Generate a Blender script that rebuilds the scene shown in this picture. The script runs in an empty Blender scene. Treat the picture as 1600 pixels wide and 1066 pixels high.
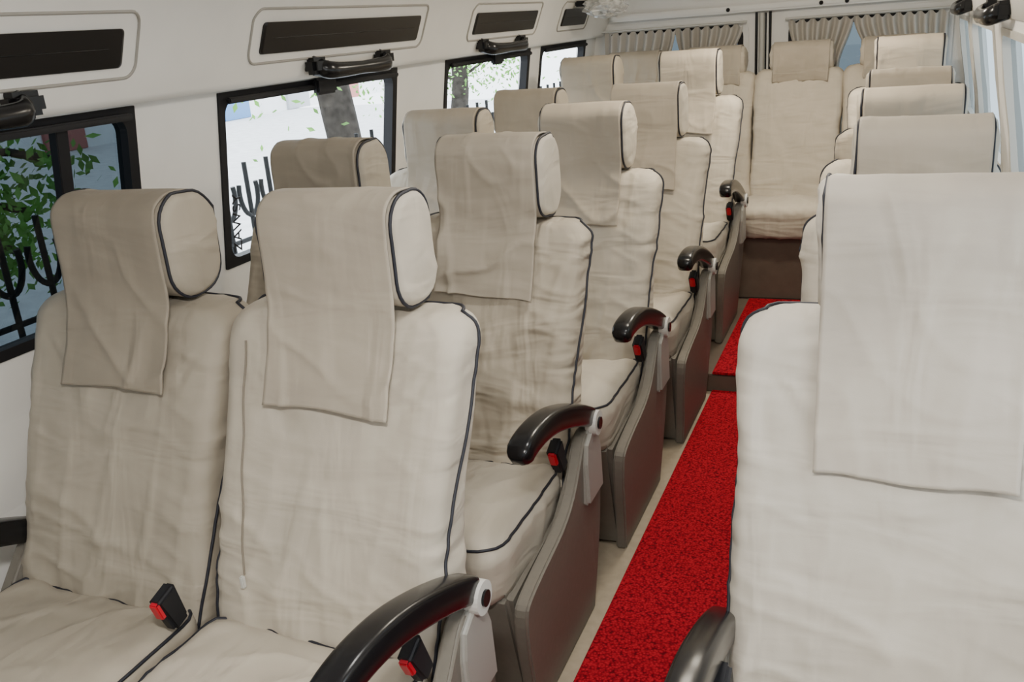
import bpy, bmesh, math, random
from mathutils import Vector, Matrix, noise
random.seed(4)
SC=bpy.context.scene
COL=SC.collection

# ------------------------------------------------------------------ materials
def newmat(name):
    m=bpy.data.materials.new(name); m.use_nodes=True
    nt=m.node_tree; b=nt.nodes['Principled BSDF']
    return m,nt,b
def simple(name,col,rough=.5,metal=0,spec=.5,noise_scale=None,var=.08,bump=0,coat=0):
    m,nt,b=newmat(name)
    b.inputs['Base Color'].default_value=(*col,1); b.inputs['Roughness'].default_value=rough
    b.inputs['Metallic'].default_value=metal; b.inputs['Specular IOR Level'].default_value=spec
    b.inputs['Coat Weight'].default_value=coat
    if noise_scale:
        tc=nt.nodes.new('ShaderNodeTexCoord'); n=nt.nodes.new('ShaderNodeTexNoise'); n.inputs['Scale'].default_value=noise_scale; n.inputs['Detail'].default_value=5
        nt.links.new(tc.outputs['Object'],n.inputs['Vector'])
        cr=nt.nodes.new('ShaderNodeValToRGB'); nt.links.new(n.outputs['Fac'],cr.inputs['Fac'])
        cr.color_ramp.elements[0].position=.3; cr.color_ramp.elements[1].position=.7
        cr.color_ramp.elements[0].color=(*[c*(1-var) for c in col],1); cr.color_ramp.elements[1].color=(*[min(1,c*(1+var)) for c in col],1)
        nt.links.new(cr.outputs['Color'],b.inputs['Base Color'])
        if bump:
            bp=nt.nodes.new('ShaderNodeBump'); bp.inputs['Strength'].default_value=bump; bp.inputs['Distance'].default_value=.01
            nt.links.new(n.outputs['Fac'],bp.inputs['Height']); nt.links.new(bp.outputs['Normal'],b.inputs['Normal'])
    return m
def fabric(name,col,wr=.5,fold=.6):
    m,nt,b=newmat(name)
    b.inputs['Roughness'].default_value=.65; b.inputs['Specular IOR Level'].default_value=.3
    b.inputs['Sheen Weight'].default_value=.03
    L=nt.links.new
    tc=nt.nodes.new('ShaderNodeTexCoord'); oi=nt.nodes.new('ShaderNodeObjectInfo')
    add=nt.nodes.new('ShaderNodeVectorMath'); add.operation='ADD'
    sc=nt.nodes.new('ShaderNodeVectorMath'); sc.operation='SCALE'; sc.inputs['Scale'].default_value=17.
    comb=nt.nodes.new('ShaderNodeCombineXYZ')
    L(oi.outputs['Random'],comb.inputs[0]); L(oi.outputs['Random'],comb.inputs[2]); L(comb.outputs[0],sc.inputs[0])
    L(tc.outputs['Object'],add.inputs[0]); L(sc.outputs[0],add.inputs[1])
    def nz(scale,detail,dist,rot=None,scl=None):
        n=nt.nodes.new('ShaderNodeTexNoise'); n.inputs['Scale'].default_value=scale; n.inputs['Detail'].default_value=detail; n.inputs['Distortion'].default_value=dist
        if rot:
            mp=nt.nodes.new('ShaderNodeMapping'); mp.inputs['Rotation'].default_value=rot; mp.inputs['Scale'].default_value=scl
            L(add.outputs[0],mp.inputs['Vector']); L(mp.outputs[0],n.inputs['Vector'])
        else: L(add.outputs[0],n.inputs['Vector'])
        return n
    n1=nz(3.5,3,.8); n2=nz(5,1.2,.6)
    f1=nz(4,2.4,.7,(0,.7,0),(.7,1,2.8)); f2=nz(4,2.4,.7,(0,-.6,0),(2.6,1,.6))
    mx=nt.nodes.new('ShaderNodeMath'); mx.operation='ADD'; L(f1.outputs['Fac'],mx.inputs[0]); L(f2.outputs['Fac'],mx.inputs[1])
    mm=nt.nodes.new('ShaderNodeMath'); mm.operation='MULTIPLY'; L(mx.outputs[0],mm.inputs[0]); mm.inputs[1].default_value=fold
    m2=nt.nodes.new('ShaderNodeMath'); m2.operation='MULTIPLY_ADD'; L(n2.outputs['Fac'],m2.inputs[0]); m2.inputs[1].default_value=wr; L(mm.outputs[0],m2.inputs[2])
    n3=nt.nodes.new('ShaderNodeTexNoise'); n3.inputs['Scale'].default_value=420; n3.inputs['Detail'].default_value=1
    L(tc.outputs['Object'],n3.inputs['Vector'])
    cr=nt.nodes.new('ShaderNodeValToRGB'); L(n1.outputs['Fac'],cr.inputs['Fac'])
    cr.color_ramp.elements[0].position=.3; cr.color_ramp.elements[1].position=.7
    cr.color_ramp.elements[0].color=(*[c*.90 for c in col],1); cr.color_ramp.elements[1].color=(*[c*1.05 for c in col],1)
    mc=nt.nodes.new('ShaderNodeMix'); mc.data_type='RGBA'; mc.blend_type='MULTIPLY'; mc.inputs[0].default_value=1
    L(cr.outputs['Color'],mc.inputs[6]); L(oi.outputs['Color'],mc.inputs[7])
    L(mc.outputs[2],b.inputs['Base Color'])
    b1=nt.nodes.new('ShaderNodeBump'); b1.inputs['Strength'].default_value=1; b1.inputs['Distance'].default_value=.02; L(m2.outputs[0],b1.inputs['Height'])
    b2=nt.nodes.new('ShaderNodeBump'); b2.inputs['Strength'].default_value=.12; b2.inputs['Distance'].default_value=.001; L(n3.outputs['Fac'],b2.inputs['Height'])
    L(b1.outputs['Normal'],b2.inputs['Normal']); L(b2.outputs['Normal'],b.inputs['Normal'])
    return m
FAB=fabric('beige_fabric',(.475,.425,.345),.15,.75)
FABW=fabric('creased_beige_fabric',(.43,.375,.293),.2,1.6)
FAB2=fabric('beige_fabric_cover',(.385,.337,.268),.12,.6)
PIPE=simple('dark_piping',(.010,.011,.018),.6)
BLK=simple('black_gloss_plastic',(.005,.005,.006),.22,spec=.4)
BLKM=simple('black_matte_plastic',(.010,.010,.012),.55,spec=.3)
PANEL=simple('taupe_plastic',(.165,.150,.124),.5,spec=.3,noise_scale=60,var=.04,bump=.05)
BRKM=simple('stone_grey_plastic',(.29,.28,.25),.4)
PLW=simple('light_grey_plastic',(.55,.54,.50),.4)
WALL=simple('white_wall_lining',(.84,.83,.80),.55,noise_scale=8,var=.02)
CEIL=simple('cream_roof_lining',(.85,.83,.78),.6,noise_scale=8,var=.02)
FLOOR=simple('beige_vinyl',(.31,.26,.19),.5,noise_scale=30,var=.1)
RED=simple('red_button',(.5,.005,.02),.35)
CURT=fabric('curtain_cloth',(.50,.47,.42),.1,.1)
BROWN=simple('brown_bench_base',(.10,.075,.055),.6,noise_scale=20,var=.1)
IRON=simple('black_iron',(.006,.007,.008),.5,spec=.2)
BARK=simple('tree_bark',(.045,.04,.035),.9,spec=.1,noise_scale=12,var=.4,bump=.6)
LEAF=simple('green_leaf',(.15,.38,.06),.6,noise_scale=3,var=.5)
PAVE=simple('pavement_concrete',(.70,.71,.72),.85,noise_scale=4,var=.12)
BUILD=simple('pale_building_plaster',(.85,.86,.87),.8,noise_scale=2,var=.05)
GROOVE=simple('recess_groove',(.36,.34,.30),.6)
def carpetmat():
    m,nt,b=newmat('red_loop_carpet'); L=nt.links.new
    tc=nt.nodes.new('ShaderNodeTexCoord')
    v=nt.nodes.new('ShaderNodeTexVoronoi'); v.inputs['Scale'].default_value=130; L(tc.outputs['Object'],v.inputs['Vector'])
    n=nt.nodes.new('ShaderNodeTexNoise'); n.inputs['Scale'].default_value=70; n.inputs['Detail'].default_value=3; L(tc.outputs['Object'],n.inputs['Vector'])
    mx=nt.nodes.new('ShaderNodeMath'); mx.operation='MULTIPLY'; L(v.outputs['Distance'],mx.inputs[0]); L(n.outputs['Fac'],mx.inputs[1])
    cr=nt.nodes.new('ShaderNodeValToRGB'); L(mx.outputs[0],cr.inputs['Fac'])
    cr.color_ramp.elements[0].position=.05; cr.color_ramp.elements[1].position=.45
    cr.color_ramp.elements[0].color=(.42,.010,.022,1); cr.color_ramp.elements[1].color=(.11,.001,.006,1)
    L(cr.outputs[0],b.inputs['Base Color']); b.inputs['Roughness'].default_value=.9; b.inputs['Specular IOR Level'].default_value=.1
    bp=nt.nodes.new('ShaderNodeBump'); bp.inputs['Strength'].default_value=.9; bp.inputs['Distance'].default_value=.006; bp.invert=True
    L(mx.outputs[0],bp.inputs['Height']); L(bp.outputs[0],b.inputs['Normal'])
    return m
CARP=carpetmat()
def glass(name,tint,refl=.08):
    m=bpy.data.materials.new(name); m.use_nodes=True; nt=m.node_tree; nt.nodes.clear(); L=nt.links.new
    t=nt.nodes.new('ShaderNodeBsdfTransparent'); t.inputs[0].default_value=(*tint,1)
    g=nt.nodes.new('ShaderNodeBsdfGlossy'); g.inputs['Roughness'].default_value=.02
    mx=nt.nodes.new('ShaderNodeMixShader'); mx.inputs[0].default_value=refl
    o=nt.nodes.new('ShaderNodeOutputMaterial'); L(t.outputs[0],mx.inputs[1]); L(g.outputs[0],mx.inputs[2]); L(mx.outputs[0],o.inputs[0])
    return m
GL=glass('clear_window_glass',(.92,.95,.97),.03); GLD=glass('tinted_window_glass',(.040,.052,.060),.05)
GLR=glass('smoked_window_glass',(.26,.30,.32),.05)
def emis(name,col,s):
    m,nt,b=newmat(name); b.inputs['Base Color'].default_value=(*col,1); b.inputs['Emission Color'].default_value=(*col,1); b.inputs['Emission Strength'].default_value=s
    return m
LAMP=emis('lamp_diffuser',(1,.96,.9),4)

# ------------------------------------------------------------------ helpers
def obj(name,data,parent=None,mat=None,loc=None):
    o=bpy.data.objects.new(name,data); COL.objects.link(o)
    if parent: o.parent=parent
    if mat is not None and data is not None and not data.materials: data.materials.append(mat)
    if loc: o.location=loc
    return o
def empty(name,loc=(0,0,0)):
    o=bpy.data.objects.new(name,None); COL.objects.link(o); o.location=loc; o.empty_display_size=.05; return o
def mesh(name,vs,fs,smooth=False):
    me=bpy.data.meshes.new(name); me.from_pydata([tuple(v) for v in vs],[],fs); me.update()
    bm=bmesh.new(); bm.from_mesh(me); bmesh.ops.recalc_face_normals(bm,faces=bm.faces); bm.to_mesh(me); bm.free()
    if smooth:
        for p in me.polygons: p.use_smooth=True
    return me
def rr(ha,hb,r,nf=26,nc=5,ns=8):
    r=max(1e-4,min(r,ha*.98,hb*.98)); pts=[]
    def line(p,q,n):
        for i in range(n): t=i/n; pts.append((p[0]+(q[0]-p[0])*t,p[1]+(q[1]-p[1])*t))
    def arc(cx,cy,a0,n):
        for i in range(n): a=a0+math.pi/2*i/n; pts.append((cx+r*math.cos(a),cy+r*math.sin(a)))
    line((-ha+r,-hb),(ha-r,-hb),nf); arc(ha-r,-hb+r,-math.pi/2,nc)
    line((ha,-hb+r),(ha,hb-r),ns); arc(ha-r,hb-r,0,nc)
    line((ha-r,hb),(-ha+r,hb),nf); arc(-ha+r,hb-r,math.pi/2,nc)
    line((-ha,hb-r),(-ha,-hb+r),ns); arc(-ha+r,-hb+r,math.pi,nc)
    return pts
def loft(name,secs,mapf,disp=None,**k):
    vs=[];fs=[]
    n=None
    for (c,ca,cb,ha,hb,r) in secs:
        P=rr(ha,hb,r,**k); n=len(P)
        for a,b in P: vs.append(mapf(ca+a,cb+b,c))
    m=len(secs)
    for i in range(m-1):
        for j in range(n):
            j2=(j+1)%n; fs.append((i*n+j,i*n+j2,(i+1)*n+j2,(i+1)*n+j))
    for e,i in ((0,0),(1,m-1)):
        s=secs[i]; vs.append(mapf(s[1],s[2],s[0])); ci=len(vs)-1
        for j in range(n):
            j2=(j+1)%n
            fs.append((i*n+j2,i*n+j,ci) if e==0 else (i*n+j,i*n+j2,ci))
    me=mesh(name,vs,fs,True)
    if disp:
        nr=[v.normal.copy() for v in me.vertices]
        for v,nn in zip(me.vertices,nr): v.co=v.co+nn*disp(v.co,nn)
        me.update()
    grid=[[me.vertices[i*n+j].co.copy() for j in range(n)] for i in range(m)]
    return me,grid
def tube(name,paths,rad,mat,parent=None,cyc=False,res=2):
    cu=bpy.data.curves.new(name,'CURVE'); cu.dimensions='3D'; cu.bevel_depth=rad; cu.bevel_resolution=res; cu.use_fill_caps=True
    for P in paths:
        s=cu.splines.new('POLY'); s.points.add(len(P)-1)
        for q,p in zip(s.points,P): q.co=(*p,1)
        s.use_cyclic_u=cyc
    cu.materials.append(mat)
    return obj(name,cu,parent) if parent is not False else cu
def box(name,lo,hi,mat,parent=None,bev=0,seg=2):
    bm=bmesh.new(); bmesh.ops.create_cube(bm,size=1)
    for v in bm.verts: v.co=Vector(((lo[i]+hi[i])/2+v.co[i]*(hi[i]-lo[i]) for i in range(3)))
    if bev: bmesh.ops.bevel(bm,geom=bm.edges[:],offset=bev,segments=seg,affect='EDGES')
    me=bpy.data.meshes.new(name); bm.to_mesh(me); bm.free()
    return obj(name,me,parent,mat)
def prism(name,poly,x0,x1,bev=.004,mapf=None):
    mapf=mapf or (lambda x,y,z:(x,y,z))
    bm=bmesh.new()
    a=[bm.verts.new(mapf(x0,y,z)) for y,z in poly]; b=[bm.verts.new(mapf(x1,y,z)) for y,z in poly]
    bm.faces.new(a); bm.faces.new(b[::-1]); n=len(poly)
    for i in range(n): bm.faces.new((a[i],b[i],b[(i+1)%n],a[(i+1)%n]))
    bmesh.ops.recalc_face_normals(bm,faces=bm.faces)
    if bev:
        es=[e for e in bm.edges if len(e.link_faces)==2 and e.calc_face_angle(0)>.9]
        bmesh.ops.bevel(bm,geom=es,offset=bev,segments=3,affect='EDGES')
    me=bpy.data.meshes.new(name); bm.to_mesh(me); bm.free()
    for p in me.polygons: p.use_smooth=False
    return me
def sweep(name,path,x0,hw,hh,pw=.4):
    vs=[];fs=[];N=20
    for i,(y,z) in enumerate(path):
        a=path[max(0,i-1)]; b=path[min(len(path)-1,i+1)]
        t=Vector((b[0]-a[0],b[1]-a[1])).normalized(); nrm=(-t[1],t[0])
        for j in range(N):
            an=2*math.pi*j/N; c,s=math.cos(an),math.sin(an)
            cx=hw[i]*math.copysign(abs(c)**pw,c); cy=hh[i]*math.copysign(abs(s)**pw,s)
            vs.append((x0+cx,y+nrm[0]*cy,z+nrm[1]*cy))
    m=len(path)
    for i in range(m-1):
        for j in range(N): fs.append((i*N+j,i*N+(j+1)%N,(i+1)*N+(j+1)%N,(i+1)*N+j))
    fs.append(tuple(range(N))); fs.append(tuple(range((m-1)*N,m*N)))
    return mesh(name,vs,fs,True)
def spl(pts,n):
    out=[];P=[pts[0]]+list(pts)+[pts[-1]]
    for i in range(1,len(P)-2):
        for k in range(n):
            t=k/n; r=[]
            for d in range(len(pts[0])):
                a,b,c,e=P[i-1][d],P[i][d],P[i+1][d],P[i+2][d]
                r.append(.5*((2*b)+(-a+c)*t+(2*a-5*b+4*c-e)*t*t+(-a+3*b-3*c+e)*t**3))
            out.append(tuple(r))
    out.append(tuple(pts[-1])); return out
def cylx(name,x0,x1,y,z,r,n=24):
    vs=[];fs=[]
    for x in (x0,x1):
        for j in range(n): a=2*math.pi*j/n; vs.append((x,y+r*math.cos(a),z+r*math.sin(a)))
    for j in range(n): fs.append((j,(j+1)%n,n+(j+1)%n,n+j))
    fs.append(tuple(range(n))); fs.append(tuple(range(n,2*n)))
    return mesh(name,vs,fs)
def ss(a,b,x):
    t=max(0,min(1,(x-a)/(b-a))); return t*t*(3-2*t)
def N(x,y,z): return noise.noise(Vector((x,y,z)))

# ------------------------------------------------------------------ seat parts (front = -Y)
def yf(z,top=1.10):
    s=(z-.44)/(top-.44)
    return -.215+.22*s-.014*math.sin(math.pi*max(0,min(1,s)))
def make_backrest(seed,top=1.10,HW=.25,detail=1,k=1.,mat=None,swag=0):
    secs=[]
    R=.05; NR=100 if detail else 50
    NF=54 if detail else 26
    zs=[.42+(top-R-.42)*i/NR for i in range(NR+1)]+[top-R+R*math.sin(math.pi/2*i/8) for i in range(1,9)]
    for z in zs:
        s=(z-.44)/(top-.44)
        hw=HW+.006-.012*ss(0,.5,s)+.010*ss(.55,.95,s)
        f=yf(z,top); th=.165-.03*s; kk=0
        if z>top-R: kk=R-math.sqrt(max(0,R*R-(z-(top-R))**2))
        kb=0
        if z<.45: kb=(.45-z)*.4
        hd=th/2-kk*.5-kb; secs.append((z,0,f+th/2,hw-kk-kb,hd,.036))
    l=secs[-1]
    for q in (.85,.6,.3): secs.append((l[0]+.004*(1-q),0,l[2],l[3]*(.6+.4*q) if q>.5 else l[3]*q,l[4]*q,.02*q))
    def disp(co,n):
        x,y,z=co
        d=.0035*N(x*3,z*2.4,seed)
        rg=1-abs(N(x*2.6+z*2.2,z*3.0-x*1.6,seed+3.3)); d+=.006*rg**13*k
        rg2=1-abs(N(x*8-z*1.3+4,z*1.4+x,seed+9.1)); d+=.0045*rg2**12*ss(.95,.7,z)*k
        rg3=1-abs(N(x*5+z*5,z*6-x*4,seed+19.1)); d+=.006*rg3**12*ss(.8,.55,z)*k
        for sx in (-1,1):
            dx,dz=x-sx*.23,z-(top-.04); r=math.hypot(dx,dz); a=math.atan2(dz,dx)
            d+=.003*k*math.sin(a*15+seed)*ss(.42,.10,r)*ss(.02,.09,r)*max(0,N(a*3,seed,0)+.3)*1.5
        if swag:
            d+=swag*math.sin(z*70+2.2*math.cos(x*9+.6)+5*N(x*4,z*3,seed))*max(0,N(x*4,z*5,seed+50)+.3)*ss(1.0,.85,z)*ss(.25,.16,abs(x))
        e=ss(.17,.24,abs(x)); g=max(0,N(z*4,1,seed)+.2)*1.6
        d+=e*.0018*math.sin(z*120+9*N(x*3,z*7,seed))*g
        d+=ss(.06,.2,abs(x))*.004*(1-abs(N(x*2.5,z*16+x*6,seed+31)))**8*ss(.24,.18,abs(x))*k
        b=ss(.60,.46,z); d+=b*.006*math.sin(x*46+z*20+5*N(x*4,z*4,seed+1))
        return d*(1 if n.y<.5 else .4)
    me,g=loft('backrest_%d'%seed,secs,lambda a,b,c:(a,b,c),disp,nf=NF)
    nf,nc,ns=NF,5,8; n=len(g[0]); kt=NR+6
    def at(i,jf):
        j=int(math.floor(jf)); t=jf-j; return g[i][j%n].lerp(g[i][(j+1)%n],t)
    R_=[];L_=[]
    for i in range(2,kt):
        t=ss(2,NR+1,i)*10.5+2
        p=at(i,nf+t); R_.append(Vector((p.x+.002,p.y-.001,p.z)))
        p=at(i,n-t); L_.append(Vector((p.x-.002,p.y-.001,p.z)))
    jr=nf+13; 
    top_=[Vector((g[kt][j].x,g[kt][j].y+.001,g[kt][j].z+.002)) for j in range(n-12,jr-1,-1)]
    path=L_+top_+R_[::-1]
    me.materials.append(mat or FAB)
    return me,tube('p',[path],.0034,PIPE,False),g
def make_headrest(seed,dz=0,W=.150,H=.106,Dp=.078):
    secs=[];R=.030
    seq=[]
    for i in range(0,6):
        a=math.pi/2*i/5; seq.append((-W+R-R*math.cos(a),R-R*math.sin(a)))
    for i in range(1,20): seq.append((-W+R+(2*W-2*R)*i/20,0))
    for i in range(5,-1,-1):
        a=math.pi/2*i/5; seq.append((W-R+R*math.cos(a),R-R*math.sin(a)))
    for x,k in seq: secs.append((x,Dp+.002,1.215+dz,Dp-k*.5,H-k*.5,.058))
    def disp(co,n):
        x,y,z=co
        return .006*N(x*5,y*6,z*5+seed)+.006*(1-abs(N(y*12+seed,z*7,x*4)))**8
    me,g=loft('headrest_%d'%seed,secs,lambda a,b,c:(c,a,b),disp,nf=10,nc=6,ns=14)
    me.materials.append(FAB)
    cc=Vector((0,Dp,1.215+dz))
    A=[p+ (p-cc).normalized()*.002 for p in g[3]]
    B=[p+ (p-cc).normalized()*.002 for p in g[-4]]
    return me,tube('hp',[A,B],.0034,PIPE,False,cyc=True)
def make_cover(seed,top=1.10,dz=0,W=.137,hem=.895,skew=0,H=.106,k=1.):
    tz=1.215+H+dz+.006
    prof=[(.150,tz-.055),(.140,tz-.028),(.11,tz-.005),(.06,tz+.001),(.025,tz-.006),(-.002,tz-.028),(-.010,tz-.07),(-.010,tz-.15),(-.012,tz-.21)]
    z=tz-.27
    while z>hem+.02: prof.append((yf(z,top)-.018,z)); z-=.05
    prof.append((yf(hem,top)-.020,hem))
    pr=spl(prof,8); nx=44; vs=[];fs=[]
    for i,(y,z) in enumerate(pr):
        t=max(0,(1.25+dz-z))/(1.25+dz-hem) if y<.02 else 0
        for j in range(nx+1):
            u=j/nx*2-1
            w=W*(1-.015*t)+.008*N(z*5,u,seed)*t
            x=u*w
            d=.006*N(x*5,z*4,seed+2)*(.2+t)+.007*k*(1-abs(N(x*5+z*4,z*5-x*2,seed+5)))**11*(.3+t)+.006*k*(1-abs(N(x*9,z*2.5,seed+15)))**10*ss(.3,1,t)
            d+=.003*k*math.sin(z*80+4*N(x*3,z*3,seed)+u*2)*max(0,N(x*6,z*6,seed+60)+.2)*(.3+t)
            ed=.006*t*abs(u)**5
            zz=z-(skew*u*.02+.003*math.sin(u*4+seed))*t
            dd=d+ed
            if y>.03: vs.append((x,y,zz+dd if y<.12 else zz))
            else: vs.append((x,y-dd,zz))
    for i in range(len(pr)-1):
        for j in range(nx):
            a=i*(nx+1)+j; fs.append((a,a+1,a+nx+2,a+nx+1))
    me=mesh('cover_%d'%seed,vs,fs,True); me.materials.append(FAB2)
    return me
def make_cushion(seed,HW=.250,y0=-.17,y1=-.635,ztop=.540,zb=.385):
    cy=(y0+y1)/2; hd=(y0-y1)/2; R=.05; secs=[]
    for i in range(9): 
        z=zb+(ztop-R-zb)*i/8; k=.012*(1-i/8); secs.append((z,0,cy,HW-k,hd-k,.07))
    for i in range(1,8):
        a=math.pi/2*i/7; k=R*(1-math.cos(a)); secs.append((ztop-R+R*math.sin(a),0,cy,HW-k,hd-k,.07-k*.5))
    l=secs[-1]
    for i in range(1,24):
        q=1-i/23.5; secs.append((ztop+.012*(1-q*q),0,cy,l[3]*q,l[4]*q,.05*q))
    def disp(co,n):
        x,y,z=co
        d=.005*N(x*4,y*3,seed)+.007*(1-abs(N(x*4+y*3,y*4-x*2,seed+1)))**11
        d+=.004*(1-abs(N(x*9-y*2,y*3,seed+11)))**11
        if n.z>.5: d-= .026*ss(-.45,-.2,y)*ss(.25,.12,abs(x))
        if n.z<.7: d+=.0025*math.sin((x+y)*80+6*N(x*6,y*6,z*4+seed))*ss(.42,.5,z)
        return d
    me,g=loft('cushion_%d'%seed,secs,lambda a,b,c:(a,b,c),disp,nf=36,ns=14)
    me.materials.append(FAB)
    P=[p+Vector((p.x*.012,(p.y-cy)*.012,.0)) for p in g[11]]
    return me,tube('cp',[P],.0034,PIPE,False,cyc=True)
NV=4
KS=[.9,1.4,1.,1.1]
BK=[make_backrest(11+i*7,k=KS[i],mat=FABW if i==1 else FAB,swag=[.0006,.005,.0015,.0025][i]) for i in range(NV)]
HR=[make_headrest(3+i*5) for i in range(NV)]
CV=[make_cover(5+i*3,hem=[.940,.930,.945,.918][i],skew=[.3,.5,.1,.2][i],k=[.8,2.0,1.,1.2][i]) for i in range(NV)]
CVW=make_cover(77,W=.147,hem=.888,skew=.05,k=.6)
CU=[make_cushion(2+i*9) for i in range(NV)]
def base_mesh():
    b=[(-.235,-.50,0),(.235,-.50,0),(.235,-.06,0),(-.235,-.06,0),(-.24,-.60,.39),(.24,-.60,.39),(.24,-.10,.45),(-.24,-.10,.45)]
    bm=bmesh.new(); v=[bm.verts.new(p) for p in b]
    for f in ((3,2,1,0),(4,5,6,7),(0,1,5,4),(1,2,6,5),(2,3,7,6),(3,0,4,7)): bm.faces.new([v[i] for i in f])
    bmesh.ops.bevel(bm,geom=bm.edges[:],offset=.015,segments=3,affect='EDGES')
    me=bpy.data.meshes.new('base'); bm.to_mesh(me); bm.free(); me.materials.append(PANEL); return me
BASE=base_mesh()
PPOLY=[(y,z) for y,z in spl([(-.05,0.0),(-.035,.15),(-.03,.30),(-.045,.44),(-.065,.54),(-.075,.592),(-.11,.60),(-.165,.592),(-.205,.55),(-.27,.48),(-.36,.435),(-.48,.41),(-.575,.385),(-.60,.35),(-.585,.25),(-.545,.12),(-.52,.0)],3)]
def panel_mesh(s):
    def mp(x,y,z): return (x-s*.035*(1-min(1,z/.45)),y,z)
    me=prism('side_panel',PPOLY,s*.254,s*.288,.006,mp); me.materials.append(PANEL); return me
PAN={1:panel_mesh(1),-1:panel_mesh(-1)}
def arm_mesh(s):
    dz=0 if s>0 else -.035
    AP=spl([(y,z+dz) for y,z in [(-.105,.622),(-.14,.640),(-.20,.668),(-.29,.703),(-.38,.730),(-.47,.742),(-.54,.738),(-.57,.720)]],4)
    n=len(AP); hw=[.027 for i in range(n)]; hh=[.026+.003*math.sin(math.pi*i/(n-1)) for i in range(n)]
    hw[0]=.020;hh[0]=.020;hw[-1]=.014;hh[-1]=.010; hw[-2]=.021;hh[-2]=.018;hw[-3]=.025;hh[-3]=.024
    me=sweep('armrest',AP,s*.274,hw,hh); me.materials.append(BLK); return me
ARM={1:arm_mesh(1),-1:arm_mesh(-1)}
def disc(s,r,a,b,m):
    if s<0: r*=.75
    me=cylx('pivot',s*a,s*b,-.105,.608 if s>0 else .555,r); me.materials.append(m); return me
DW={s:disc(s,.033,.280,.308,PLW) for s in (1,-1)}; DB={s:disc(s,.016,.306,.313,BLK) for s in (1,-1)}
BKT={}
for s in (1,-1):
    q=0 if s>0 else -.045
    me=prism('bracket',[(-.052,.40),(-.058,.53+q),(-.08,.585+q),(-.13,.60+q),(-.175,.575+q),(-.185,.52+q),(-.18,.40)],s*.266,s*.297,.008); me.materials.append(BRKM); BKT[s]=me
bm=bmesh.new(); bmesh.ops.create_cube(bm,size=1)
for v in bm.verts: v.co=Vector((v.co.x*.030,v.co.y*.05*(1.1 if v.co.z>0 else .8),v.co.z*.09))
bmesh.ops.bevel(bm,geom=bm.edges[:],offset=.007,segments=3,affect='EDGES'); BUC=bpy.data.meshes.new('buckle'); bm.to_mesh(BUC); bm.free(); BUC.materials.append(BLKM)
bm=bmesh.new(); bmesh.ops.create_cube(bm,size=1)
for v in bm.verts: v.co=Vector((v.co.x*.020,v.co.y*.012-.024,v.co.z*.04+.02))
bmesh.ops.bevel(bm,geom=bm.edges[:],offset=.003,segments=2,affect='EDGES'); BUR=bpy.data.meshes.new('buckle_button'); bm.to_mesh(BUR); bm.free(); BUR.materials.append(RED)
def buckle(par,x,y,z,tilt=.3):
    o=obj('belt_buckle',BUC,par,loc=(x,y,z)); o.rotation_euler=(tilt,0,0)
    o=obj('buckle_release',BUR,par,loc=(x,y,z)); o.rotation_euler=(tilt,0,0)
def seat(x,y,z,v,side,wide=False,rot=0,cdx=0,inner=False,lighting_tint=(1,1,1)):
    e=empty('passenger_seat',(x,y,z))
    a=obj('backrest',BK[v][0],e); b=obj('backrest_piping',BK[v][1],e)
    Mx=Matrix.Translation((0,0,1.1))@Matrix.Rotation(rot,4,'Y')@Matrix.Translation((0,0,-1.1))
    if wide: Mx=Mx@Matrix.Diagonal((1.05,1,1,1))
    a.matrix_local=Mx; b.matrix_local=Mx
    h=obj('headrest',HR[v][0],e); obj('headrest_piping',HR[v][1],e)
    o=obj('headrest_cover',CVW if wide else CV[v],e,loc=(.006 if wide else 0,0,0)); m=o.modifiers.new('thick','SOLIDIFY'); m.thickness=.004; m.offset=-1
    c=obj('cushion',CU[v][0],e,loc=(cdx,0,0)); obj('cushion_piping',CU[v][1],e,loc=(cdx,0,0))
    for t in (a,h,o,c): t.color=(*lighting_tint,1)
    obj('seat_base',BASE,e)
    if side:
        obj('side_panel',PAN[side],e); obj('armrest',ARM[side],e); obj('pivot_plate',DW[side],e); obj('pivot_cap',DB[side],e); obj('armrest_bracket',BKT[side],e)
    if inner: buckle(e,.235,-.27,.585,.3)
    else: buckle(e,side*.250,-.27,.585,.45)
    return e
Y0,P=1.374,.78
XA,XB,XC=-1.470,-.950,.052
XBo=[0,-.016,-.008,.012,0]; XCo=[0,.015,0,0,.004]
for i in range(5):
    y=Y0+P*i+(.163 if i==4 else 0); z=.082 if i==4 else 0
    seat(XA+XBo[i]*1.0,y,z,(i*3+2)%4,-1,rot=.048,cdx=-.014,inner=True,lighting_tint=(.78,.77,.75) if i<2 else (.9,.89,.87))  # shade on the window-side seats painted in as darker fabric colour
    e=seat(XB+XBo[i],y,z,i%4,1,rot=.022,cdx=-.010)
    if i==0:
        zp=[(-.195+.02*k/20+.002*math.sin(k),yf(1.05-.43*k/20)-.011,1.05-.43*k/20) for k in range(21)]
        tube('zipper',[zp],.0022,simple('zipper_tape',(.20,.17,.13),.7),e)
        box('zipper_pull',(-.180,yf(.62)-.022,.592),(-.171,yf(.62)-.012,.618),PLW,e,.002)
    seat(XC+XCo[i],y+.075,z,(i+2)%4,-1,wide=(i==0),lighting_tint=(1.0,1.02,1.06) if i==0 else (1,1,1))  # cool light from the right window tinted into the first seat's fabric

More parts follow.
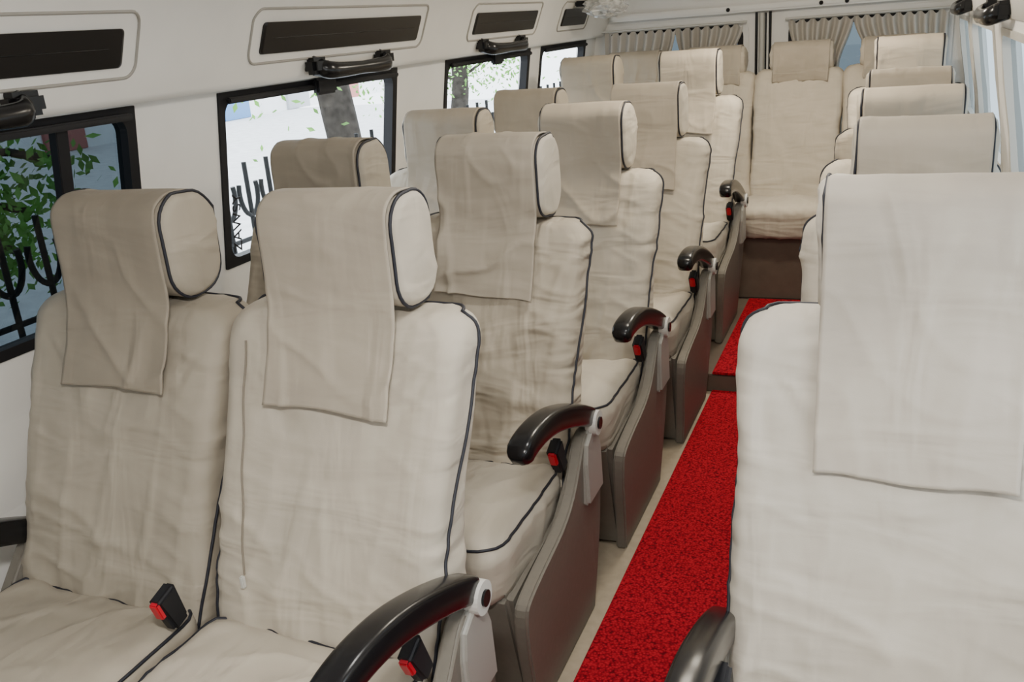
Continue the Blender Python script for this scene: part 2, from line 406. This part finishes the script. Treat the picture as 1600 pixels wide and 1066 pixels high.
# rear bench ---------------------------------------------------------------
YB,ZB=5.46,.10
bench=empty('rear_bench_seat',(0,YB,ZB))
BB=[make_backrest(51+i*4,top=1.14,HW=.236,detail=0) for i in range(2)]
HB=make_headrest(61,dz=-.01,W=.165,H=.078,Dp=.07)
CB=make_cover(66,top=1.14,dz=-.01,W=.150,hem=1.13,H=.078)
CC=[make_cushion(81,HW=.236,y0=-.15,y1=-.63,ztop=.50,zb=.33)]
for k,x in enumerate((-.50,-.975,-1.45,-.025)):
    obj('backrest',BB[k%2][0],bench,loc=(x,0,0))
    obj('headrest',HB[0],bench,loc=(x+.012,0,0)); o=obj('headrest_cover',CB,bench,loc=(x+.012,0,0)); m=o.modifiers.new('t','SOLIDIFY'); m.thickness=.004
    obj('cushion',CC[0][0],bench,loc=(x,0,0))
box('bench_base',(-1.69,-.58,-.018),(.21,-.05,.345),BROWN,bench,.01)

# ------------------------------------------------------------------ room shell
YS,YE=-1.8,5.98
def XL(z): return -1.80-.085*ss(0,.75,z) if z<.93 else -1.885+.085*(z-.93)/.54
def XR(z): return .43-.05*ss(.6,1.0,z)-.07*ss(.95,1.5,z)
def wall_side(name,XF,out,wins,zw0,zw1,ztop):
    ys=sorted({YS,YE,*[a for w in wins for a in w]}); zs=[-.02,.3,.6,.8,zw0,(zw0+zw1)/2,zw1,ztop]
    bm=bmesh.new()
    for i in range(len(ys)-1):
        hole=any(abs(ys[i]-w[0])<1e-6 for w in wins)
        for j in range(len(zs)-1):
            if hole and zs[j]>=zw0-1e-6 and zs[j+1]<=zw1+1e-6: continue
            q=[(ys[i],zs[j]),(ys[i+1],zs[j]),(ys[i+1],zs[j+1]),(ys[i],zs[j+1])]
            bm.faces.new([bm.verts.new((XF(b),a,b)) for a,b in q])
    bmesh.ops.remove_doubles(bm,verts=bm.verts,dist=1e-5)
    me=bpy.data.meshes.new(name); bm.to_mesh(me); bm.free()
    o=obj(name,me,None,WALL); m=o.modifiers.new('t','SOLIDIFY'); m.thickness=.05; m.offset=-1 if out<0 else 1
    return o
LW=[(.55,1.85),(2.19,3.25),(3.70,4.72),(4.90,5.70)]
ZW0,ZW1=.95,1.465
wl=wall_side('wall_left',XL,-1,LW,ZW0,ZW1,1.50)
RW=[(.3,1.5),(1.9,3.45),(3.75,4.85),(5.08,5.85)]
wr=wall_side('wall_right',XR,1,RW,.95,1.46,1.50)
def window(idx,XF,s,y0,y1,z0,z1,g,bars=(),fm=None,th=.035):
    e=empty('window_%d'%idx,(0,0,0))
    P=rr((y1-y0)/2,(z1-z0)/2,.05,nf=4,nc=6,ns=3); cy=(y0+y1)/2; cz=(z0+z1)/2
    vs=[];fs=[];n=len(P)
    P2=rr((y1-y0)/2-th,(z1-z0)/2-th*.85,.04,nf=4,nc=6,ns=3)
    P0=[(a*1.0+math.copysign(.006,a),b+math.copysign(.006,b)) for a,b in rr((y1-y0)/2,(z1-z0)/2,.004,nf=4,nc=6,ns=3)]
    for (pp,dx) in ((P0,s*.035),(P0,-s*.006),(P2,-s*.004),(P2,s*.035)):
        for a,b in pp: vs.append((XF(cz+b)+dx,cy+a,cz+b))
    for k in range(4):
        k2=(k+1)%4
        for j in range(n): fs.append((k*n+j,k*n+(j+1)%n,k2*n+(j+1)%n,k2*n+j))
    obj('frame',mesh('frame',vs,fs),e,fm or BLKM)
    vs=[(XF(cz+b)+s*.02,cy+a,cz+b) for a,b in [(q[0]*1.01,q[1]*1.01) for q in P2]]
    obj('glass',mesh('glass',vs,[tuple(range(n))]),e,g)
    for yb in bars:
        me=prism('bar',[(yb-.018,z0+.02),(yb+.018,z0+.02),(yb+.018,z1-.02),(yb-.018,z1-.02)],-.006,.02,.002,lambda x,y,z:(XF(z)+s*x,y,z)); obj('slider_bar',me,e,BLKM)
    return e
for i,w in enumerate(LW):
    e=window(i+1,XL,-1,*w,ZW0,ZW1,GLD if i==0 else GL,bars=((1.62,) if i==0 else ()),th=.024)
    box('curtain_rail',(XL(1.44)+.012,w[0]+.02,1.437),(XL(1.44)+.028,w[1]-.02,1.455),BLKM,e,.004)
    if i in (1,2): box('latch',(-1.79,w[0]+.46,1.42),(-1.765,w[0]+.58,1.474),BLKM,e,.008)
    if i==1:
        cu=bpy.data.curves.new('graffiti_lettering','FONT'); cu.body='ZAWSY'; cu.size=.055; cu.extrude=.0008
        t=obj('graffiti_lettering',cu,e,BLKM); t.matrix_local=Matrix(((.155,0,.988,-1.876),(0,-1,0,2.268),(.988,0,-.155,.985),(0,0,0,1)))
for i,w in enumerate(RW): window(i+5,XR,1,*w,.95,1.46,GLR if i else GL,fm=PLW,th=.02)

CP=[(.33,1.495),(.30,1.50),(.285,1.60),(.23,1.72),(.12,1.84),(-.08,1.93),(-.4,1.97),(-.95,1.97),(-1.25,1.93),(-1.48,1.85),(-1.61,1.76),(-1.675,1.66),(-1.715,1.56),(-1.742,1.495),(-1.752,1.478),(-1.83,1.475)]
def ceil():
    vs=[];fs=[];n=len(CP)
    for y in (YS,YE):
        for x,z in CP: vs.append((x,y,z))
    for j in range(n-1): fs.append((j,j+1,n+j+1,n+j))
    me=bpy.data.meshes.new('ceiling'); me.from_pydata(vs,[],fs); me.update()
    for p in me.polygons: p.use_smooth=True
    return obj('ceiling',me,None,CEIL)
ceil()
def front():  # unseen cab front, added to cut the flat daylight from ahead
    bm=bmesh.new(); xs=[-1.90,-1.55,.10,.42]; zs=[-.02,1.0,1.55,2.0]
    for i in range(3):
        for j in range(3):
            if i==1 and j==1: continue
            bm.faces.new([bm.verts.new(p) for p in ((xs[i],YS,zs[j]),(xs[i+1],YS,zs[j]),(xs[i+1],YS,zs[j+1]),(xs[i],YS,zs[j+1]))])
    bmesh.ops.remove_doubles(bm,verts=bm.verts,dist=1e-5)
    me=bpy.data.meshes.new('wall_front'); bm.to_mesh(me); bm.free(); o=obj('wall_front',me,None,simple('dark_cab_trim',(.12,.12,.12),.7))
    obj('windscreen',mesh('windscreen',[(-1.56,YS-.01,.99),(.11,YS-.01,.99),(.11,YS-.01,1.56),(-1.56,YS-.01,1.56)],[(0,1,2,3)]),o,GLR)
front()
def CX(z):
    pts=[(1.478,-1.752),(1.495,-1.742),(1.56,-1.715),(1.66,-1.675),(1.76,-1.61),(1.85,-1.48)]
    for a,b in zip(pts,pts[1:]):
        if z<=b[0]: return a[1]+(b[1]-a[1])*(z-a[0])/(b[0]-a[0])
    return -1.48
GR=simple('dark_tinted_panel',(.010,.009,.009),.3,spec=.4)
def vent(y0,y1,z0=1.565,z1=1.652):
    e=empty('air_vent',(0,0,0)); cy=(y0+y1)/2; cz=(z0+z1)/2; ha=(y1-y0)/2; hb=(z1-z0)/2
    P=rr(ha,hb,.012,nf=6,nc=4,ns=6); n=len(P)
    vs=[(CX(cz+b)+dx,cy+a*sc,cz+b*sc) for dx,sc in ((-.002,1),(.006,1),(.009,.985)) for a,b in P]
    fs=[(k*n+j,k*n+(j+1)%n,(k+1)*n+(j+1)%n,(k+1)*n+j) for k in range(2) for j in range(n)]+[tuple(range(2*n,3*n))]
    obj('grille',mesh('g',vs,fs),e,GR)
    tube('slats',[[(CX(z)+.0085,y0+.05,z),(CX(z)+.0085,y1-.05,z)] for z in (cz,)],.0015,BLK,e)
    P=rr(ha+.05,hb+.03,.035,nf=8,nc=6,ns=4)
    tube('recess_lip',[[(CX(cz+.006+b)+.001,cy+a,cz+.006+b) for a,b in P]],.004,GROOVE,e,cyc=True)
vent(.75,1.75); vent(2.29,3.27); vent(3.80,4.55); vent(4.98,5.40)
def handle(y0,y1,z,s=1,XF=None):
    XF=XF or (lambda z:CX(z))
    e=empty('grab_handle',(0,0,0)); x=XF(z)
    path=spl([(y0,0),(y0+.02,.045),(y0+.08,.058),((y0+y1)/2,.060),(y1-.08,.058),(y1-.02,.045),(y1,0)],5)
    vs=[];fs=[];M=12;n=len(path)
    for i,(y,d) in enumerate(path):
        a=path[max(0,i-1)]; b=path[min(n-1,i+1)]; t=Vector((b[0]-a[0],b[1]-a[1])).normalized()
        r=.014+.008*abs(2*i/(n-1)-1)
        for j in range(M):
            an=2*math.pi*j/M; u=math.cos(an)*r; w=math.sin(an)*r*1.5
            vs.append((x+s*(d+u*t[0]),y-u*t[1],z+w-.4*d))
    for i in range(n-1):
        for j in range(M): fs.append((i*M+j,i*M+(j+1)%M,(i+1)*M+(j+1)%M,(i+1)*M+j))
    fs+= [tuple(range(M)),tuple(range((n-1)*M,n*M))]
    obj('grip',mesh('grip',vs,fs,True),e,BLK)
    for y in (y0,y1):
        a=x-.005 if s>0 else x-.045; b=x+.045 if s>0 else x+.005
        box('mount',(a,y-.045,z-.03),(b,y+.045,z+.022),BLK,e,.012)
    return e
handle(.98,1.46,1.515); handle(2.58,3.01,1.52); handle(3.92,4.38,1.52)
RX=lambda z:.298
handle(3.15,3.55,1.53,-1,RX); handle(4.75,5.15,1.53,-1,RX)

def quadbox(name,x0,x1,y0,y1,z0,z1,m,b=0): return box(name,(x0,y0,z0),(x1,y1,z1),m,None,b)
quadbox('floor',-1.83,.46,YS,6.0,-.06,0,FLOOR)
quadbox('raised_floor_platform',-1.775,.42,3.74,5.92,0.0005,.081,BROWN,.004)
quadbox('aisle_carpet',-.672,-.245,YS+.1,3.735,.0005,.012,CARP,.004)
quadbox('aisle_carpet',-.672,-.245,3.735,4.86,.0815,.093,CARP,.004)

YR=5.93
def rearwall():
    W=[(-1.72,-.87),(-.60,.25)]
    z0,z1=1.02,1.49
    bm=bmesh.new(); xs=[-1.90,-1.72,-.87,-.60,.25,.42]; zs=[-.02,.5,z0,z1,1.6,2.0]
    for i in range(len(xs)-1):
        for j in range(len(zs)-1):
            if i in (1,3) and j==2: continue
            bm.faces.new([bm.verts.new(p) for p in ((xs[i],YR,zs[j]),(xs[i+1],YR,zs[j]),(xs[i+1],YR,zs[j+1]),(xs[i],YR,zs[j+1]))])
    bmesh.ops.remove_doubles(bm,verts=bm.verts,dist=1e-5)
    me=bpy.data.meshes.new('wall_rear'); bm.to_mesh(me); bm.free(); o=obj('wall_rear',me,None,WALL)
    m=o.modifiers.new('s','SOLIDIFY'); m.thickness=.05; m.offset=-1
    for k,(a,b) in enumerate(W):
        e=empty('door_%d'%(k+1),(0,0,0))
        P=lambda ha,hb,r:rr(ha,hb,r,nf=4,nc=6,ns=3)
        cx=(a+b)/2; cz=(z0+z1)/2
        def ring(p1,p2,ya,yb,nm,m):
            vs=[];n=len(p1)
            for pp,y in ((p1,ya),(p1,yb),(p2,yb),(p2,ya)):
                for u,w in pp: vs.append((cx+u,y,cz+w))
            fs=[(q*n+j,q*n+(j+1)%n,((q+1)%4)*n+(j+1)%n,((q+1)%4)*n+j) for q in range(4) for j in range(n)]
            obj(nm,mesh(nm,vs,fs),e,m)
        ring(P((b-a)/2+.035,(z1-z0)/2+.045,.09),P((b-a)/2,(z1-z0)/2,.07),YR-.004,YR-.018,'frame_trim',WALL)
        ring(P((b-a)/2+.004,(z1-z0)/2+.004,.07),P((b-a)/2-.03,(z1-z0)/2-.03,.06),YR+.01,YR-.022,'window_seal',BLKM)
        pp=P((b-a)/2-.02,(z1-z0)/2-.02,.06); obj('glass',mesh('gl',[(cx+u,YR+.012,cz+w) for u,w in pp],[tuple(range(len(pp)))]),e,GLD)
    e=empty('door_gasket',(0,0,0))
    for x in (-.79,-.71): tube('seal_strip',[[(x,YR-.012,.6),(x,YR-.012,1.555)]],.008,BLKM,e)
    tube('seal_centre',[[(-.758,YR-.016,.6),(-.758,YR-.016,1.55)]],.016,PLW,e)
    tube('seal_rod',[[(-.733,YR-.030,.6),(-.733,YR-.030,1.55)]],.005,BLKM,e)
    box('header',(-1.68,5.86,1.56),(.27,5.93,1.60),WALL,o,.012)
    for x in (-.95,-.42,-.28): 
        me=bpy.data.meshes.new('b'); bm=bmesh.new(); bmesh.ops.create_uvsphere(bm,u_segments=12,v_segments=8,radius=.012); bm.to_mesh(me); bm.free(); obj('bolt',me,o,BLKM,loc=(x,5.858,1.58))
rearwall()
def curtain(x0,x1,b0,b1,z1=1.49,z0=1.12,seed=0,pleats=10):
    vs=[];fs=[];nx,nz=90,24
    for i in range(nz+1):
        t=i/nz
        for j in range(nx+1):
            u=j/nx; s=ss(0,.75,t)
            a=x0+(b0-x0)*s; b=x1+(b1-x1)*s
            x=a+(b-a)*u
            amp=.018+.008*math.sin(t*3)
            y=5.87+amp*math.sin(u*pleats*2*math.pi+.6*math.sin(t*4+seed))+.006*N(u*5,t*3,seed)
            z=z1+(z0-z1)*t+.008*math.sin(u*pleats*2*math.pi)*t+(.012*math.sin(u*pleats*2*math.pi) if i==0 else 0)
            vs.append((x,y,z))
    for i in range(nz):
        for j in range(nx): a=i*(nx+1)+j; fs.append((a,a+1,a+nx+2,a+nx+1))
    o=obj('curtain',mesh('curtain',vs,fs,True),None,CURT)
for c in ((-1.72,-1.27,-1.72,-1.33),(-1.27,-.86,-1.22,-.97),(-.60,-.24,-.54,-.31),(-.24,.26,-.14,.26)): curtain(*c,seed=c[0],pleats=max(5,int((c[1]-c[0])*18)))
rl=empty('curtain_rod',(0,0,0))
for a,b in ((-1.74,-.84),(-.62,.26)): tube('rod',[[(a,5.87,1.505),(b,5.87,1.505)]],.007,PLW,rl,res=4)

e=empty('plastic_wrapped_speaker',(0,0,0))
bm=bmesh.new(); bmesh.ops.create_icosphere(bm,subdivisions=4,radius=1)
for v in bm.verts:
    d=1+.25*N(v.co.x*3,v.co.y*3,v.co.z*3)+.12*N(v.co.x*8,v.co.y*8,v.co.z*8); v.co=Vector((-1.50+v.co.x*.12*d,5.15+v.co.y*.15*d,1.648+v.co.z*.055*d))
me=bpy.data.meshes.new('wrap'); bm.to_mesh(me); bm.free(); obj('wrap',me,e,simple('crumpled_plastic',(.55,.55,.53),.15,spec=.8,noise_scale=30,var=.3,bump=.6))
box('bracket',(-1.66,5.10,1.66),(-1.58,5.20,1.69),BLKM,e,.005)

for i,(x,y,en) in enumerate(((-.14,.25,46),(-.30,1.75,8),(-.45,3.0,14),(-.45,4.4,21))):  # lamps out of view, added to light the seats; front one boosted for falloff
    e=empty('unseen_ceiling_lamp',(x,y,1.945))
    box('housing',(-.24,-.07,-.012),(.24,.07,.014),PLW,e,.01); box('diffuser',(-.22,-.05,-.018),(.22,.05,-.010),LAMP,e,.002)
    ld=bpy.data.lights.new('lamp_light','AREA'); ld.shape='RECTANGLE'; ld.size=.42; ld.size_y=.10; ld.energy=en; ld.color=(1,.97,.92) if i<2 else (1,.89,.72)
    l=obj('lamp_light',ld,e,loc=(0,0,-.025))

# ------------------------------------------------------------------ outside
quadbox('pavement',-30,-2.0,-12,30,-.85,-.75,PAVE)
fe=empty('iron_fence',(0,0,0)); paths=[]
y=-1.
while y<14:
    X=-3.15; paths.append([(X,y,-.75),(X,y,1.02)])
    for s in (-1,1):
        paths.append([(X,y+s*.075*math.sin(a)*1.0,.74+.20*(1-math.cos(a))/1.0*.62) for a in [math.pi*.62*k/8 for k in range(9)]])
    y+=.19
paths.append([(-3.15,-1,.62),(-3.15,14,.62)]); paths.append([(-3.15,-1,-.45),(-3.15,14,-.45)])
tube('bars',paths,.013,IRON,fe)
def tree(x,y,r,h,lean,seed,leaves=900,lo=.45,spread=1.):
    random.seed(seed); e=empty('tree',(x,y,-.75))
    trunk=[(lean[0]*t+.06*N(t*3,seed,0),lean[1]*t+.08*N(t*3,0,seed),h*t) for t in [k/14 for k in range(15)]]
    vs=[];fs=[];M=14
    for i,p in enumerate(trunk):
        rr_=r*(1-.35*i/14)*(1.5 if i==0 else 1)
        for j in range(M):
            a=2*math.pi*j/M; q=rr_*(1+.12*N(math.cos(a)*2,math.sin(a)*2,i*.5+seed)); vs.append((p[0]+q*math.cos(a),p[1]+q*math.sin(a),p[2]))
    for i in range(14):
        for j in range(M): fs.append((i*M+j,i*M+(j+1)%M,(i+1)*M+(j+1)%M,(i+1)*M+j))
    obj('trunk',mesh('trunk',vs,fs,True),e,BARK)
    br=[];tips=[]
    for k in range(14):
        t=random.uniform(lo,1); i=int(t*14); p=Vector(trunk[i]); a=random.uniform(0,6.28); L=random.uniform(.8,1.9)*spread
        d=Vector((math.cos(a),math.sin(a),random.uniform(.1,.7)))
        q=[p+d*L*s+Vector((0,0,-.2*s*s)) for s in (0,.3,.6,1)]; br.append(q); tips+=q[1:]
    tube('branches',br,.022,BARK,e)
    vs=[];fs=[]
    for k in range(leaves):
        c=random.choice(tips)+Vector([random.gauss(0,.32*spread) for _ in range(3)])
        u=Vector([random.gauss(0,1) for _ in range(3)]).normalized(); w=u.orthogonal().normalized(); s=random.uniform(.025,.05)
        b=len(vs); vs+=[c-u*s,c+w*s*.45,c+u*s,c-w*s*.45]; fs.append((b,b+1,b+2,b+3))
    obj('foliage',mesh('fol',vs,fs),e,LEAF)
tree(-4.6,7.6,.19,3.4,(-.2,-.55),5,1200,.62)
tree(-6.5,13.5,.16,3.2,(.1,.3),9,2800,.5)
tree(-4.8,3.2,.10,2.2,(.1,.2),13,3200,.6,.42)
bd=empty('building',(0,0,0))
box('facade',(-22,-6,-.75),(-21,44,3.5),BUILD,bd)
for k in range(13): box('shopfront_%d'%k,(-21.0,-4+k*3.7,-.74),(-20.9,-2.6+k*3.7,.30),simple('shopfront_%d'%k,[(.10,.25,.5),(.40,.42,.45),(.45,.15,.13),(.38,.40,.42)][k%4],.4),bd,.01)

w=bpy.data.worlds.new('World'); SC.world=w; w.use_nodes=True
bg=w.node_tree.nodes['Background']; bg.inputs[0].default_value=(.90,.95,1,1); bg.inputs[1].default_value=5.2

yaw,pitch,roll=.407,-.333,-.080
fwd=Vector((-math.sin(yaw)*math.cos(pitch),math.cos(yaw)*math.cos(pitch),math.sin(pitch)))
right=Vector((math.cos(yaw),math.sin(yaw),0)); up=right.cross(fwd)
r2=right*math.cos(roll)+up*math.sin(roll); u2=up*math.cos(roll)-right*math.sin(roll)
cd=bpy.data.cameras.new('camera'); co=bpy.data.objects.new('camera',cd); COL.objects.link(co)
M=Matrix((r2,u2,-fwd)).transposed().to_4x4(); M.translation=Vector((0,0,1.59)); co.matrix_world=M
cd.sensor_width=36; cd.lens=1421/1600*36; cd.clip_start=.02
SC.camera=co
